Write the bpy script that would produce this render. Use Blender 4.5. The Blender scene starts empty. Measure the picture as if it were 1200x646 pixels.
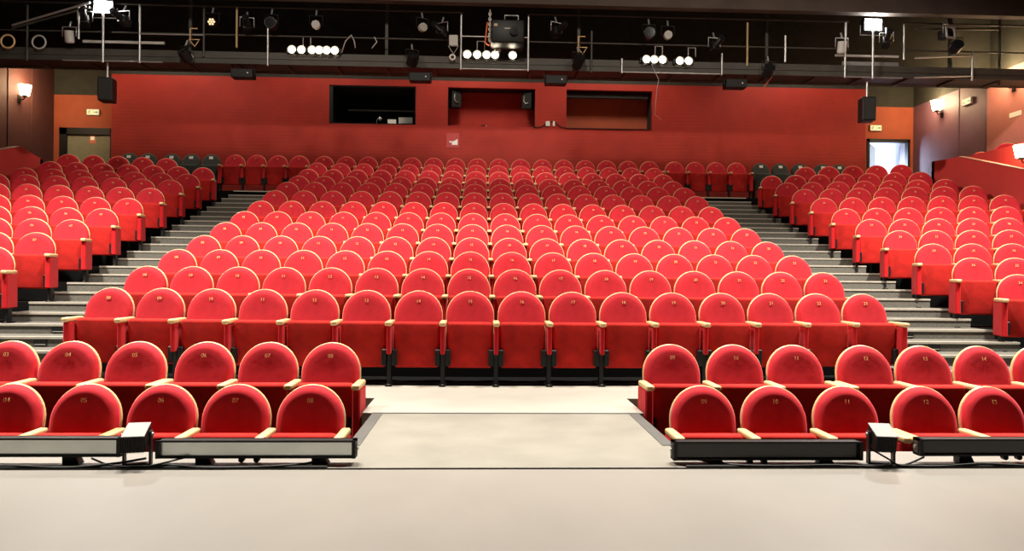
import bpy, bmesh, math, random
from mathutils import Matrix, Vector
random.seed(7)
S = bpy.context.scene
COL = S.collection
PI = math.pi

# ------------------------------------------------------------------ materials
def mat(name, col, rough=.6, metal=0., sheen=0., noise=0., nscale=8., bump=0., bscale=60., emit=None, estr=0., stretch=None, rnd=0., spec=.5, sheen_tint=None, coat=0.):
    m = bpy.data.materials.new(name); m.use_nodes = True
    nt = m.node_tree; b = nt.nodes['Principled BSDF']
    b.inputs['Base Color'].default_value = (*col, 1)
    b.inputs['Roughness'].default_value = rough
    b.inputs['Metallic'].default_value = metal
    b.inputs['Specular IOR Level'].default_value = spec
    if coat: b.inputs['Coat Weight'].default_value = coat
    if sheen:
        b.inputs['Sheen Weight'].default_value = sheen
        b.inputs['Sheen Roughness'].default_value = .45
        b.inputs['Sheen Tint'].default_value = (*(sheen_tint or (1, 1, 1)), 1)
    if emit:
        b.inputs['Emission Color'].default_value = (*emit, 1)
        b.inputs['Emission Strength'].default_value = estr
    L = nt.links
    tc = None
    def coords(scale):
        nonlocal tc
        if tc is None: tc = nt.nodes.new('ShaderNodeTexCoord')
        mp = nt.nodes.new('ShaderNodeMapping'); mp.inputs['Scale'].default_value = scale
        L.new(tc.outputs['Object'], mp.inputs['Vector']); return mp.outputs['Vector']
    src = None
    if noise:
        n = nt.nodes.new('ShaderNodeTexNoise'); n.inputs['Scale'].default_value = nscale; n.inputs['Detail'].default_value = 6
        L.new(coords(stretch or (1, 1, 1)), n.inputs['Vector'])
        r = nt.nodes.new('ShaderNodeMapRange'); r.inputs['From Min'].default_value = .3; r.inputs['From Max'].default_value = .7
        r.inputs['To Min'].default_value = 1 - noise; r.inputs['To Max'].default_value = 1 + noise
        L.new(n.outputs['Fac'], r.inputs['Value']); src = r.outputs['Result']
    if rnd:
        oi = nt.nodes.new('ShaderNodeObjectInfo'); r = nt.nodes.new('ShaderNodeMapRange')
        r.inputs['To Min'].default_value = 1 - rnd; r.inputs['To Max'].default_value = 1 + rnd
        L.new(oi.outputs['Random'], r.inputs['Value'])
        if src:
            mu = nt.nodes.new('ShaderNodeMath'); mu.operation = 'MULTIPLY'
            L.new(src, mu.inputs[0]); L.new(r.outputs['Result'], mu.inputs[1]); src = mu.outputs[0]
        else: src = r.outputs['Result']
    if src:
        vm = nt.nodes.new('ShaderNodeVectorMath'); vm.operation = 'SCALE'
        vm.inputs[0].default_value = col
        L.new(src, vm.inputs['Scale']); L.new(vm.outputs['Vector'], b.inputs['Base Color'])
    if bump:
        n = nt.nodes.new('ShaderNodeTexNoise'); n.inputs['Scale'].default_value = bscale; n.inputs['Detail'].default_value = 4
        L.new(coords(stretch or (1, 1, 1)), n.inputs['Vector'])
        bp = nt.nodes.new('ShaderNodeBump'); bp.inputs['Strength'].default_value = bump; bp.inputs['Distance'].default_value = .02
        L.new(n.outputs['Fac'], bp.inputs['Height']); L.new(bp.outputs['Normal'], b.inputs['Normal'])
    return m

M = {}
M['velvet'] = mat('red_velvet', (.50, .020, .030), .8, sheen=.4, sheen_tint=(1, .25, .28), noise=.12, nscale=9, bump=.18, bscale=7, rnd=.06, spec=.15)
M['pan'] = mat('worn_red_upholstery', (.46, .018, .014), .85, sheen=.2, sheen_tint=(1, .3, .25), noise=.22, nscale=7, bump=.1, bscale=12, rnd=.08, spec=.15)
M['panel'] = mat('red_side_upholstery', (.48, .010, .014), .8, sheen=.25, sheen_tint=(1, .3, .3), noise=.08, nscale=10, spec=.15)
M['wood'] = mat('pale_varnished_beech', (.74, .50, .24), .38, noise=.12, nscale=5, stretch=(1, 1, 9))
M['gold'] = mat('gold_thread', (.80, .52, .22), .6)
M['black'] = mat('black_metal', (.007, .007, .007), .5, spec=.3)
M['blackmatte'] = mat('matte_black', (.016, .015, .014), .85)
M['char'] = mat('charcoal_upholstery', (.035, .038, .034), .85, noise=.1, sheen=.1)
M['white'] = mat('white_plastic', (.8, .78, .72), .5)
M['steel'] = mat('galvanised_steel', (.45, .45, .44), .4, metal=.7, noise=.1)
M['steeldark'] = mat('dark_painted_steel', (.045, .042, .033), .6, metal=.0, noise=.2, nscale=4)
M['brass'] = mat('yellow_painted_pipe', (.42, .30, .14), .5)
M['grey'] = mat('grey_plastic', (.42, .41, .38), .55)
M['vinyl'] = mat('grey_stage_vinyl', (.235, .215, .19), .5, noise=.05, nscale=2.2, bump=.03, bscale=5, spec=.4, stretch=(1, .5, 1))
M['ply'] = mat('worn_greenish_floor_sheet', (.215, .20, .165), .6, noise=.13, nscale=2.4)
M['aisle'] = mat('lit_cross_aisle_floor', (.36, .335, .29), .6, noise=.05, nscale=3)  # the aisle's brighter light is put into a paler floor colour
M['band'] = mat('dark_grey_edging', (.085, .082, .075), .6, noise=.1)
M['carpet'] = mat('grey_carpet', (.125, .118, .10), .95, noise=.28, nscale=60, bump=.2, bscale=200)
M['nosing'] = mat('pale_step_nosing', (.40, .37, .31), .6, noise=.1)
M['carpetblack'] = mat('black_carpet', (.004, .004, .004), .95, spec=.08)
M['blackceil'] = mat('dark_brown_soffit', (.060, .045, .036), .9, noise=.2, nscale=2)
M['blackwall'] = mat('black_green_wall', (.030, .029, .021), .9, noise=.2, nscale=5)
M['maroon'] = mat('dark_maroon_wall', (.085, .026, .022), .75, noise=.12, nscale=3)
M['plum'] = mat('dim_bluish_side_wall', (.17, .080, .105), .6, noise=.1, nscale=3)  # dimmer, bluish light on the side wall put into its colour
M['rosewall'] = mat('lamp_lit_side_wall', (.42, .145, .115), .7, noise=.06, nscale=3)  # wall lamp's pinkish light put into the colour of the nearer stretch
M['doorred'] = mat('orange_red_wall', (.35, .072, .027), .8, noise=.08, nscale=4)
M['parapet'] = mat('red_parapet_paint', (.46, .032, .025), .75, noise=.06, nscale=3)
M['cap'] = mat('pale_parapet_cap', (.34, .15, .11), .7)
M['doorleaf'] = mat('grey_green_door', (.20, .19, .12), .5, noise=.08)
M['light_wall'] = mat('white_corridor_paint', (.78, .80, .86), .8)
M['gel'] = mat('grey_reflective_panel', (.66, .70, .68), .28, metal=.85, noise=.06, nscale=6)
M['geldark'] = mat('dark_reflection_panel', (.012, .012, .012), .25)  # dark reflection put into the colour; same kind of panel as the grey
M['topplate'] = mat('grey_top_plate', (.30, .29, .265), .5)
M['glass'] = mat('dark_glass', (.008, .009, .010), .08)
M['chain'] = mat('pale_chain', (.6, .55, .5), .4, metal=.3)
M['orange'] = mat('orange_strap', (.75, .16, .04), .6)
M['lamp'] = mat('warm_lamp', (1, .9, .7), .5, emit=(1, .86, .62), estr=45)
M['flood'] = mat('white_flood_lamp', (1, 1, 1), .5, emit=(1, .98, .93), estr=130)
M['ledwarm'] = mat('dim_warm_led', (.9, .6, .3), .5, emit=(1, .72, .38), estr=1.2)
M['shade'] = mat('glowing_wall_lamp_glass', (1, .9, .7), .5, emit=(1, .74, .42), estr=22)
M['signpale'] = mat('backlit_sign_face', (.7, .66, .45), .5, emit=(.85, .80, .52), estr=.35)
M['signgreen'] = mat('sign_green', (.05, .32, .14), .5, emit=(.05, .35, .15), estr=.15)
M['signred'] = mat('red_notice', (.45, .03, .03), .5)
M['signorange'] = mat('orange_notice', (.62, .16, .09), .5)
M['desk'] = mat('control_desk_grey', (.10, .105, .11), .6)

def wall_red():
    m = mat('red_slatted_wall', (.40, .030, .018), .65, noise=.10, nscale=2.5, spec=.35)
    nt = m.node_tree; L = nt.links; b = nt.nodes['Principled BSDF']
    tc = nt.nodes.new('ShaderNodeTexCoord'); w = nt.nodes.new('ShaderNodeTexWave')
    w.wave_type = 'BANDS'; w.bands_direction = 'Z'; w.wave_profile = 'SAW'; w.inputs['Scale'].default_value = 3.4; w.inputs['Distortion'].default_value = 0
    L.new(tc.outputs['Object'], w.inputs['Vector'])
    bp = nt.nodes.new('ShaderNodeBump'); bp.inputs['Strength'].default_value = .7; bp.inputs['Distance'].default_value = .012
    L.new(w.outputs['Fac'], bp.inputs['Height']); L.new(bp.outputs['Normal'], b.inputs['Normal'])
    return m
M['wallred'] = wall_red()

# ------------------------------------------------------------------ mesh helpers
class MB:
    def __init__(s): s.v = []; s.f = []; s.m = []; s.mats = []; s.sm = []
    def mi(s, k):
        if k not in s.mats: s.mats.append(k)
        return s.mats.index(k)
    def add(s, vs, fs, k, T=None, smooth=False):
        o = len(s.v); i = s.mi(k)
        for v in vs: s.v.append(tuple(T @ Vector(v)) if T is not None else tuple(v))
        for f in fs: s.f.append([a + o for a in f]); s.m.append(i); s.sm.append(smooth)
        return s
    def box(s, x0, x1, y0, y1, z0, z1, k, T=None):
        vs = [(x, y, z) for x in (x0, x1) for y in (y0, y1) for z in (z0, z1)]
        return s.add(vs, [(0, 1, 3, 2), (4, 6, 7, 5), (0, 4, 5, 1), (2, 3, 7, 6), (0, 2, 6, 4), (1, 5, 7, 3)], k, T)
    def rbox(s, x0, x1, y0, y1, z0, z1, r, k, T=None, seg=2):
        bm = bmesh.new(); bmesh.ops.create_cube(bm, size=1)
        for v in bm.verts: v.co = Vector(((x0 + x1) / 2 + v.co.x * (x1 - x0), (y0 + y1) / 2 + v.co.y * (y1 - y0), (z0 + z1) / 2 + v.co.z * (z1 - z0)))
        bmesh.ops.bevel(bm, geom=bm.edges[:], offset=r, segments=seg, affect='EDGES', profile=.5)
        bm.verts.index_update()
        s.add([v.co.copy() for v in bm.verts], [[v.index for v in f.verts] for f in bm.faces], k, T, seg > 1); bm.free(); return s
    def prism(s, pts, axis, a, b, k, T=None):
        # pts polygon in the two other axes, extruded along axis from a to b
        def P(p, t): return (t, p[0], p[1]) if axis == 'x' else (p[0], t, p[1]) if axis == 'y' else (p[0], p[1], t)
        n = len(pts); vs = [P(p, a) for p in pts] + [P(p, b) for p in pts]
        fs = [list(range(n)), list(range(2 * n - 1, n - 1, -1))] + [(i, i + n, (i + 1) % n + n, (i + 1) % n) for i in range(n)]
        return s.add(vs, fs, k, T)
    def cyl(s, p0, p1, r0, k, r1=None, n=12, cap=True, T=None):
        p0 = Vector(p0); p1 = Vector(p1); r1 = r0 if r1 is None else r1
        d = (p1 - p0).normalized(); a = d.orthogonal().normalized(); b = d.cross(a)
        vs = []
        for p, r in ((p0, r0), (p1, r1)):
            for i in range(n):
                t = 2 * PI * i / n; vs.append(p + (a * math.cos(t) + b * math.sin(t)) * r)
        s.add(vs, [(i, (i + 1) % n, (i + 1) % n + n, i + n) for i in range(n)], k, T, True)
        if cap: s.add(vs, [list(range(n - 1, -1, -1)), list(range(n, 2 * n))], k, T)
        return s
    def tube(s, pts, r, k, n=8, closed=False, T=None):
        pts = [Vector(p) for p in pts]; N = len(pts); vs = []
        prev = None
        for i, p in enumerate(pts):
            if closed: d = pts[(i + 1) % N] - pts[i - 1]
            else: d = pts[min(i + 1, N - 1)] - pts[max(i - 1, 0)]
            d.normalize()
            a = d.orthogonal().normalized() if prev is None else (prev - d * prev.dot(d)).normalized()
            prev = a; b = d.cross(a)
            for j in range(n):
                t = 2 * PI * j / n; vs.append(p + (a * math.cos(t) + b * math.sin(t)) * r)
        fs = []
        for i in range(N if closed else N - 1):
            for j in range(n):
                fs.append((i * n + j, i * n + (j + 1) % n, ((i + 1) % N) * n + (j + 1) % n, ((i + 1) % N) * n + j))
        if not closed: fs += [list(range(n - 1, -1, -1)), [(N - 1) * n + j for j in range(n)]]
        return s.add(vs, fs, k, T, True)
    def sphere(s, c, r, k, T=None, seg=12):
        bm = bmesh.new(); bmesh.ops.create_uvsphere(bm, u_segments=seg, v_segments=seg // 2 + 2, radius=1)
        rr = r if hasattr(r, '__len__') else (r, r, r)
        bm.verts.index_update()
        s.add([(c[0] + v.co.x * rr[0], c[1] + v.co.y * rr[1], c[2] + v.co.z * rr[2]) for v in bm.verts], [[v.index for v in f.verts] for f in bm.faces], k, T, True); bm.free(); return s
    def mesh(s, name):
        me = bpy.data.meshes.new(name); me.from_pydata([tuple(v) for v in s.v], [], s.f)
        for k in s.mats: me.materials.append(M[k])
        me.polygons.foreach_set('material_index', s.m); me.polygons.foreach_set('use_smooth', s.sm)
        bm = bmesh.new(); bm.from_mesh(me); bmesh.ops.recalc_face_normals(bm, faces=bm.faces[:]); bm.to_mesh(me); bm.free()
        me.update(); return me
    def build(s, name, parent=None, loc=None, **tags):
        o = bpy.data.objects.new(name, s.mesh(name)); COL.objects.link(o)
        if parent is not None: o.parent = parent
        if loc: o.location = loc
        for k, v in tags.items(): o[k] = v
        return o

def empty(name, loc, label, category, group=None, rz=0.):
    o = bpy.data.objects.new(name, None); COL.objects.link(o); o.empty_display_size = .1
    o.location = loc; o.rotation_euler = (0, 0, rz); o['label'] = label; o['category'] = category
    if group: o['group'] = group
    return o
def structure(mb, name, label=None):
    o = mb.build(name); o['kind'] = 'structure'
    if label: o['label'] = label
    return o
def T(loc=(0, 0, 0), rz=0, rx=0, ry=0):
    return Matrix.Translation(loc) @ Matrix.Rotation(rz, 4, 'Z') @ Matrix.Rotation(ry, 4, 'Y') @ Matrix.Rotation(rx, 4, 'X')

# ------------------------------------------------------------------ camera
cam = bpy.data.cameras.new('camera'); co = bpy.data.objects.new('camera', cam); COL.objects.link(co)
cam.sensor_width = 36; cam.lens = 860 / 1200 * 36; cam.clip_end = 200
HC, YAW, ROLL = 1.15, .0422, .0094
fw = Vector((math.sin(YAW), math.cos(YAW), 0)); r0 = Vector((math.cos(YAW), -math.sin(YAW), 0)); u0 = Vector((0, 0, 1))
rr = r0 * math.cos(ROLL) + u0 * math.sin(ROLL); uu = u0 * math.cos(ROLL) - r0 * math.sin(ROLL)
mw = Matrix((rr, uu, -fw)).transposed().to_4x4(); mw.translation = (0, 0, HC)
co.matrix_world = mw
S.camera = co

# ------------------------------------------------------------------ layout
XC, Y1, DR = .1333, 7.8261, .9429
H = [0, 0, .2507, .4883, .7247, .9831, 1.2402, 1.5126, 1.8085, 2.0919, 2.3451, 2.6281, 2.9142, 3.19]
def row_x(n): x = (n - 15.5) * .55; return x * (1 + .001 * x * x)
def row_y(k, x): return Y1 + (k - 1) * DR + max(.0174 - .0015 * (k - 1), 0) * x * x
XL, XR = -4.46, 4.73                       # edges of the central block
LX, LY, LDX, LDY, LA, LP = -6.301, 10.632, -.0242, .9523, .189, .5405
RX, RY, RDX, RDY, RA, RP = 6.901, 10.913, .0008, .9021, .306, .5442
def left_seat(j, i): return (LX + (j - 2) * LDX - i * .5305 * math.cos(LA), LY + (j - 2) * LDY - i * .5305 * math.sin(LA))
def right_seat(j, i): return (RX + (j - 3) * RDX + i * .5342 * math.cos(RA), RY + (j - 3) * RDY - i * .5342 * math.sin(RA))
XLI, XRI = -6.16, 6.75                      # inner edges of the side blocks

# ------------------------------------------------------------------ floors and tiers
b = MB(); b.box(-9, 9.5, -3, 4.345, -.3, 0, 'vinyl'); structure(b, 'floor', 'pale grey vinyl stage floor in the foreground')
b = MB(); b.box(-9, 9.5, 4.345, 4.385, -.3, -.012, 'blackmatte'); structure(b, 'trim_1', 'dark joint across the stage edge')
b = MB(); b.box(-9, -.885, 4.385, 4.78, -.3, 0, 'vinyl'); b.box(1.33, 9.5, 4.385, 4.78, -.3, 0, 'vinyl'); structure(b, 'floor.001', 'narrow stage apron under the light battens')
b = MB(); b.box(-.885, 1.33, 4.385, 6.11, -.9, 0, 'ply'); structure(b, 'floor.002', 'worn greenish walkway between the two pit seat groups')
b = MB()
for x0, x1 in ((-.885, -.80), (1.245, 1.33)): b.box(x0, x1, 4.95, 6.11, 0, .004, 'band')
b.box(-.885, 1.33, 6.095, 6.125, 0, .004, 'band'); structure(b, 'trim_2', 'dark grey edging of the walkway')
b = MB(); b.box(-.975, 1.38, 6.125, 7.66, -.9, 0, 'aisle'); b.box(-9, -.975, 6.86, 7.66, -.9, 0, 'aisle'); b.box(1.38, 9.5, 6.86, 7.66, -.9, 0, 'aisle')
structure(b, 'floor.003', 'brightly lit cross aisle before the raked seats')
b = MB()
for x0, x1 in ((-9, -.975), (1.38, 9.5)):
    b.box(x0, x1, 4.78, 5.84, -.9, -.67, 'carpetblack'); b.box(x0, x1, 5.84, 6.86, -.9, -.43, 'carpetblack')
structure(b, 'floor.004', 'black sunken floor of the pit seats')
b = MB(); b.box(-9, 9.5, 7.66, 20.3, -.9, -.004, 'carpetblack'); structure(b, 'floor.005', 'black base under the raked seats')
# central tiers, gently curved strips
b = MB(); NX = 12
for k in range(1, 13):
    xs = [XL + (XR - XL) * i / NX for i in range(NX + 1)]
    fr = [(x, row_y(k, x - XC) - (.2 if k == 1 else .5)) for x in xs]
    bk = [(x, (row_y(k + 1, x - XC) - .5) if k < 12 else 18.55) for x in xs]
    z = H[k] if k > 1 else .003
    n = NX + 1
    vs = [(x, y, z) for x, y in fr] + [(x, y, z) for x, y in bk] + [(x, y, z - .35) for x, y in fr]
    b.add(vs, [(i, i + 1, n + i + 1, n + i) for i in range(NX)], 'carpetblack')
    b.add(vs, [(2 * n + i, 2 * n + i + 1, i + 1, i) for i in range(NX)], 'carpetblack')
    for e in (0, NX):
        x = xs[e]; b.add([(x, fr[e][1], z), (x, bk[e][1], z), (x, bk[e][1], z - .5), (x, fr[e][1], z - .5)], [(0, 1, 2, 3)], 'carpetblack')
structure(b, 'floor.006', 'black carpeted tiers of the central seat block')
# rear platform
b = MB(); b.box(-11.7, 12.4, 18.5, 20.32, 2.6, H[13], 'carpetblack'); structure(b, 'floor.007', 'rear platform along the back wall')
# aisle stairs
def stairs(x0, x1, xm, name, label):
    b = MB(); seq = []
    for k in range(1, 13):
        arc = .5 * max(.0174 - .0015 * (k - 1), 0) * xm * xm
        f = Y1 + (k - 1) * DR + arc - .55
        if k > 1: seq.append((f, H[k]))
        seq.append((f + (.47 if k > 1 else .42), (H[k] + H[k + 1]) / 2))
    seq.append((18.5, H[13] + .002))
    for i, (f, z) in enumerate(seq):
        e = seq[i + 1][0] if i + 1 < len(seq) else 18.9
        b.box(x0, x1, f, e + .02, z - .32, z, 'carpet')
        b.box(x0, x1, f - .012, f + .055, z - .022, z + .004, 'nosing')
    structure(b, name, label)
    return seq
SEQL = stairs(XLI, XL, 5.3, 'floor.008', 'grey carpeted aisle steps on the closed-door side')
SEQR = stairs(XR, XRI, 5.4, 'floor.009', 'grey carpeted aisle steps on the open-doorway side')
# side tiers (rotated strips)
def side_tiers(sgn, seat, ang, xi, name, label, j0, j1, hidx):
    b = MB(); d = Vector((sgn * math.cos(ang), -math.sin(ang), 0)); n = Vector((-sgn * math.sin(ang), -math.cos(ang), 0))
    def edge(j):
        p = Vector((*seat(j, 0), 0)) + n * .33
        t = (xi - p.x) / d.x
        return p + d * t, p + d * (t + 5.2)
    for j in range(j0, j1 + 1):
        a, c = edge(j); a2, c2 = edge(j + 1); z = H[hidx(j)]
        vs = [(a.x, a.y, z), (c.x, c.y, z), (c2.x, c2.y, z), (a2.x, a2.y, z)]
        vs += [(v[0], v[1], z - .6) for v in vs]
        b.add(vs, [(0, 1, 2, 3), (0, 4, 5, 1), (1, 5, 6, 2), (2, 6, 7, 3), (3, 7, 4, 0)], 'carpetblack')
    structure(b, name, label)
side_tiers(-1, left_seat, LA, XLI, 'floor.010', 'black tiers of the side block by the closed door', 0, 9, lambda j: max(j + 2, 1))
side_tiers(1, right_seat, RA, XRI, 'floor.011', 'black tiers of the side block by the open doorway', 0, 10, lambda j: max(j + 1, 1))

# ------------------------------------------------------------------ seat meshes
TILT = .2
def by(z): return (z - .86) * TILT
def arch(hw, top, bot, n=22, full=None):
    # arch outline (x,z) from lower right, over the top, to lower left
    rz = hw * 1.02; zc = top - rz
    pts = [(hw * .97, bot), (hw, zc - .06)]
    for i in range(n + 1):
        t = PI * i / n; pts.append((hw * math.cos(t), zc + rz * math.sin(t)))
    pts += [(-hw, zc - .06), (-hw * .97, bot)]
    return pts
def back_mesh():
    b = MB(); rings = [(0, .046), (0, .028), (.006, .010), (.022, -.008), (.05, -.014), (.10, -.010)]
    n = None; vs = []
    for ins, off in rings:
        p = arch(.250 - ins, .968 - ins, .40 + ins * .6); n = len(p)
        vs += [(x, by(z) + off + .02, z) for x, z in p]
    fs = []
    for r in range(len(rings) - 1):
        for i in range(n): fs.append((r * n + i, r * n + (i + 1) % n, (r + 1) * n + (i + 1) % n, (r + 1) * n + i))
    c = len(vs); vs.append((0, by(.72) + .014, .72)); o = (len(rings) - 1) * n
    fs += [(o + i, o + (i + 1) % n, c) for i in range(n)]
    fs.append(list(range(n - 1, -1, -1)))
    b.add(vs, fs, 'velvet', None, True); return b
def shell_mesh():
    b = MB(); p = arch(.257, .976, .37); n = len(p); vs = []
    for ins, off in ((.004, .064), (0, .068), (0, .086), (.004, .09)):
        q = arch(.257 - ins, .976 - ins, .37); vs += [(x, by(z) + off, z) for x, z in q]
    fs = [(r * n + i, r * n + (i + 1) % n, (r + 1) * n + (i + 1) % n, (r + 1) * n + i) for r in range(3) for i in range(n)]
    fs += [list(range(n - 1, -1, -1)), list(range(3 * n, 4 * n))]
    b.add(vs, fs, 'wood', None, False); return b
def pan_mesh():
    b = MB()
    b.rbox(-.232, .232, -.045, .045, -.24, .24, .028, 'pan', T((0, -.155, .418), rx=.10), seg=3)
    return b
def hinge_mesh(s):
    b = MB()
    b.rbox(min(s * .195, s * .250), max(s * .195, s * .250), -.245, -.125, .205, .375, .008, 'black', seg=1)
    b.cyl((s * .24, -.20, .36), (s * .262, -.20, .36), .011, 'steel', n=8)
    return b
def arm_mesh(x):
    b = MB(); b.rbox(x - .034, x + .034, -.35, -.01, .622, .668, .014, 'wood'); return b
def arm_panel_mesh(x, end=False):
    b = MB()
    if end: b.rbox(x - .034, x + .034, -.31, -.0, .19, .621, .012, 'panel', seg=1)
    else: b.rbox(x - .022, x + .022, -.30, -.02, .33, .621, .008, 'panel', seg=1)
    return b
def leg_mesh(x):
    b = MB(); b.box(x - .020, x + .020, -.235, -.135, .012, .40, 'black'); b.box(x - .034, x + .034, -.29, -.06, 0, .014, 'black')
    b.cyl((x, -.27, .014), (x, -.27, .022), .010, 'steel', n=6); return b
AX = -.275
SM = {'backrest': back_mesh().mesh('backrest'), 'back_shell': shell_mesh().mesh('back_shell'), 'seat_pan': pan_mesh().mesh('seat_pan'), 'hinge': hinge_mesh(-1).mesh('hinge'), 'hinge_r': hinge_mesh(1).mesh('hinge'),
      'armrest': arm_mesh(AX).mesh('armrest'), 'armrest_r': arm_mesh(-AX).mesh('armrest'), 'arm_panel': arm_panel_mesh(AX).mesh('arm_panel'), 'arm_panel_le': arm_panel_mesh(AX, True).mesh('arm_panel'),
      'arm_panel_re': arm_panel_mesh(-AX, True).mesh('arm_panel'), 'leg': leg_mesh(AX).mesh('leg'), 'leg_r': leg_mesh(-AX).mesh('leg')}
_txt = {}
def text_mesh(body, size, k, T_, ext=.0012, name='seat_number'):
    cu = bpy.data.curves.new(name, 'FONT'); cu.body = body; cu.size = size; cu.align_x = 'CENTER'; cu.align_y = 'CENTER'; cu.extrude = ext; cu.resolution_u = 3; cu.offset = -.0003
    o = bpy.data.objects.new(name, cu); COL.objects.link(o)
    dg = bpy.context.evaluated_depsgraph_get(); me = bpy.data.meshes.new_from_object(o.evaluated_get(dg))
    COL.objects.unlink(o); bpy.data.objects.remove(o); bpy.data.curves.remove(cu)
    me.transform(T_); me.name = name; me.materials.clear(); me.materials.append(M[k]); return me
def number_mesh(n):
    if n not in _txt:
        _txt[n] = text_mesh('%02d' % n, .047, 'gold', Matrix.Translation((0, by(.865) + .0035, .865)) @ Matrix.Rotation(PI / 2 - math.atan(TILT), 4, 'X'))
    return _txt[n]
def child(me, name, parent, label=None):
    o = bpy.data.objects.new(name, me); COL.objects.link(o); o.parent = parent
    if label: o['label'] = label
    return o
ORD = ['', 'first', 'second', 'third', 'fourth', 'fifth', 'sixth', 'seventh', 'eighth', 'ninth', 'tenth', 'eleventh', 'twelfth']
SEATS = []   # x, y, z, rz, number, label, group, left end, right end
for k in range(1, 13):
    for n in range(8, 24):
        x = row_x(n) + (.03 if k == 1 else 0)
        SEATS.append((XC + x, row_y(k, x), H[k] if k > 1 else .003, 0, n, 'red tip-up seat numbered %02d in the %s raked row of the central block' % (n, ORD[k]), 'red seats of the central block', n == 8, n == 23))
for n, x, z in ((4, -3.489, .216), (5, -2.93, .202), (6, -2.371, .203), (7, -1.827, .201), (8, -1.272, .185), (9, 1.72, .175), (10, 2.276, .178), (11, 2.842, .196), (12, 3.467, .22), (13, 4.014, .224)):
    SEATS.append((x, 5.56, -.67, 0, n, 'red tip-up seat numbered %02d in the very front row, behind the stage light battens' % n, 'red seats of the front row', n in (6, 9, 12), n in (5, 8, 11)))
for n, x in ((3, -4.04), (4, -3.525), (5, -2.965), (6, -2.382), (7, -1.839), (8, -1.299), (9, 1.702), (10, 2.271), (11, 2.82), (12, 3.452), (13, 3.997), (14, 4.54), (15, 5.08)):
    SEATS.append((x, 6.43, -.43, 0, n, 'red tip-up seat numbered %02d in the second pit row, just before the cross aisle' % n, 'red seats of the second row', n in (6, 9, 12), n in (5, 8, 11)))
LN = {1: 1, 2: 2, 3: 3, 4: 4, 5: 5, 6: 6, 7: 7, 8: 7, 9: 7}
for j, c in LN.items():
    for i in range(c):
        x, y = left_seat(j, i); SEATS.append((x, y, H[j + 2], LA, 7 - i, 'red tip-up seat numbered %02d, %s row up in the side block before the closed door' % (7 - i, ORD[j]), 'red seats by the closed door', False, i == 0))
for i in range(2, 7):
    x, y = left_seat(9.8, i); SEATS.append((x, y, H[12], LA, 7 - i, 'red tip-up seat numbered %02d, rearmost row in the side block before the closed door' % (7 - i), 'red seats by the closed door', False, i == 2))
RN = {1: 1, 2: 2, 3: 3, 4: 5, 5: 5, 6: 6, 7: 7, 8: 7, 9: 7, 10: 7}
for j, c in RN.items():
    for i in range(c):
        x, y = right_seat(j, i); SEATS.append((x, y, H[j + 1], -RA, 24 + i, 'red tip-up seat numbered %02d, %s row up in the side block before the open doorway' % (24 + i, ORD[j]), 'red seats by the open doorway', i == 0, i == 6))
for i in range(2, 7):
    x, y = right_seat(10.85, i); SEATS.append((x, y, H[12], -RA, 24 + i, 'red tip-up seat numbered %02d, rearmost row in the side block before the open doorway' % (24 + i), 'red seats by the open doorway', i == 2, i == 6))
WALLROW = [-6.276, -5.735, -5.198, -4.66] + [-4.036 + i * .5595 for i in range(16)] + [5.02, 5.565, 6.115, 6.66]
for i, x in enumerate(WALLROW): SEATS.append((x, 18.9, H[13], 0, i + 4, None, None, i in (0, 4, 20), i in (3, 19, 23)))

def dist(s): return math.hypot(s[0], s[1])
order = sorted([s for s in SEATS], key=lambda s: (s[5] is None, dist(s)))
single, rest = order[:302], order[302:]
for si, (x, y, z, rz, n, lab, grp, le, re) in enumerate(single):
    r = empty('theatre_seat', (x, y, z), lab, 'seat', grp, rz)
    bk = child(SM['backrest'], 'backrest', r); child(number_mesh(n), 'seat_number', bk, 'gold number %02d' % n)
    child(SM['back_shell'], 'back_shell', r, 'pale wooden back shell')
    p = child(SM['seat_pan'], 'seat_pan', r)
    if le or re or si < 190:
        child(SM['hinge'], 'hinge', p, 'black hinge bracket'); child(SM['hinge_r'], 'hinge', p, 'black hinge bracket')
    child(SM['armrest'], 'armrest', r, 'pale wooden armrest'); child(SM['arm_panel_le' if le else 'arm_panel'], 'arm_panel', r); child(SM['leg'], 'leg', r, 'black metal leg')
    if re: child(SM['armrest_r'], 'armrest', r, 'pale wooden armrest'); child(SM['arm_panel_re'], 'arm_panel', r); child(SM['leg_r'], 'leg', r, 'black metal leg')
# the farthest seats as one object
b = MB()
def put(me, T_):
    mm = [m.name for m in me.materials]; key = {v.name: k for k, v in M.items()}
    o = len(b.v)
    for v in me.vertices: b.v.append(tuple(T_ @ v.co))
    for p in me.polygons:
        b.f.append([i + o for i in p.vertices]); b.m.append(b.mi(key[mm[p.material_index]])); b.sm.append(p.use_smooth)
for x, y, z, rz, n, lab, grp, le, re in rest:
    t = T((x, y, z), rz)
    for q in ('backrest', 'back_shell', 'seat_pan', 'hinge', 'hinge_r', 'armrest', 'leg'): put(SM[q], t)
    put(SM['arm_panel_le' if le else 'arm_panel'], t); put(number_mesh(n), t)
    if re: put(SM['armrest_r'], t); put(SM['arm_panel_re'], t); put(SM['leg_r'], t)
b.build('distant_theatre_seats', kind='stuff', label='farthest red tip-up seats in rows along the back wall', category='seats')

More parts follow.
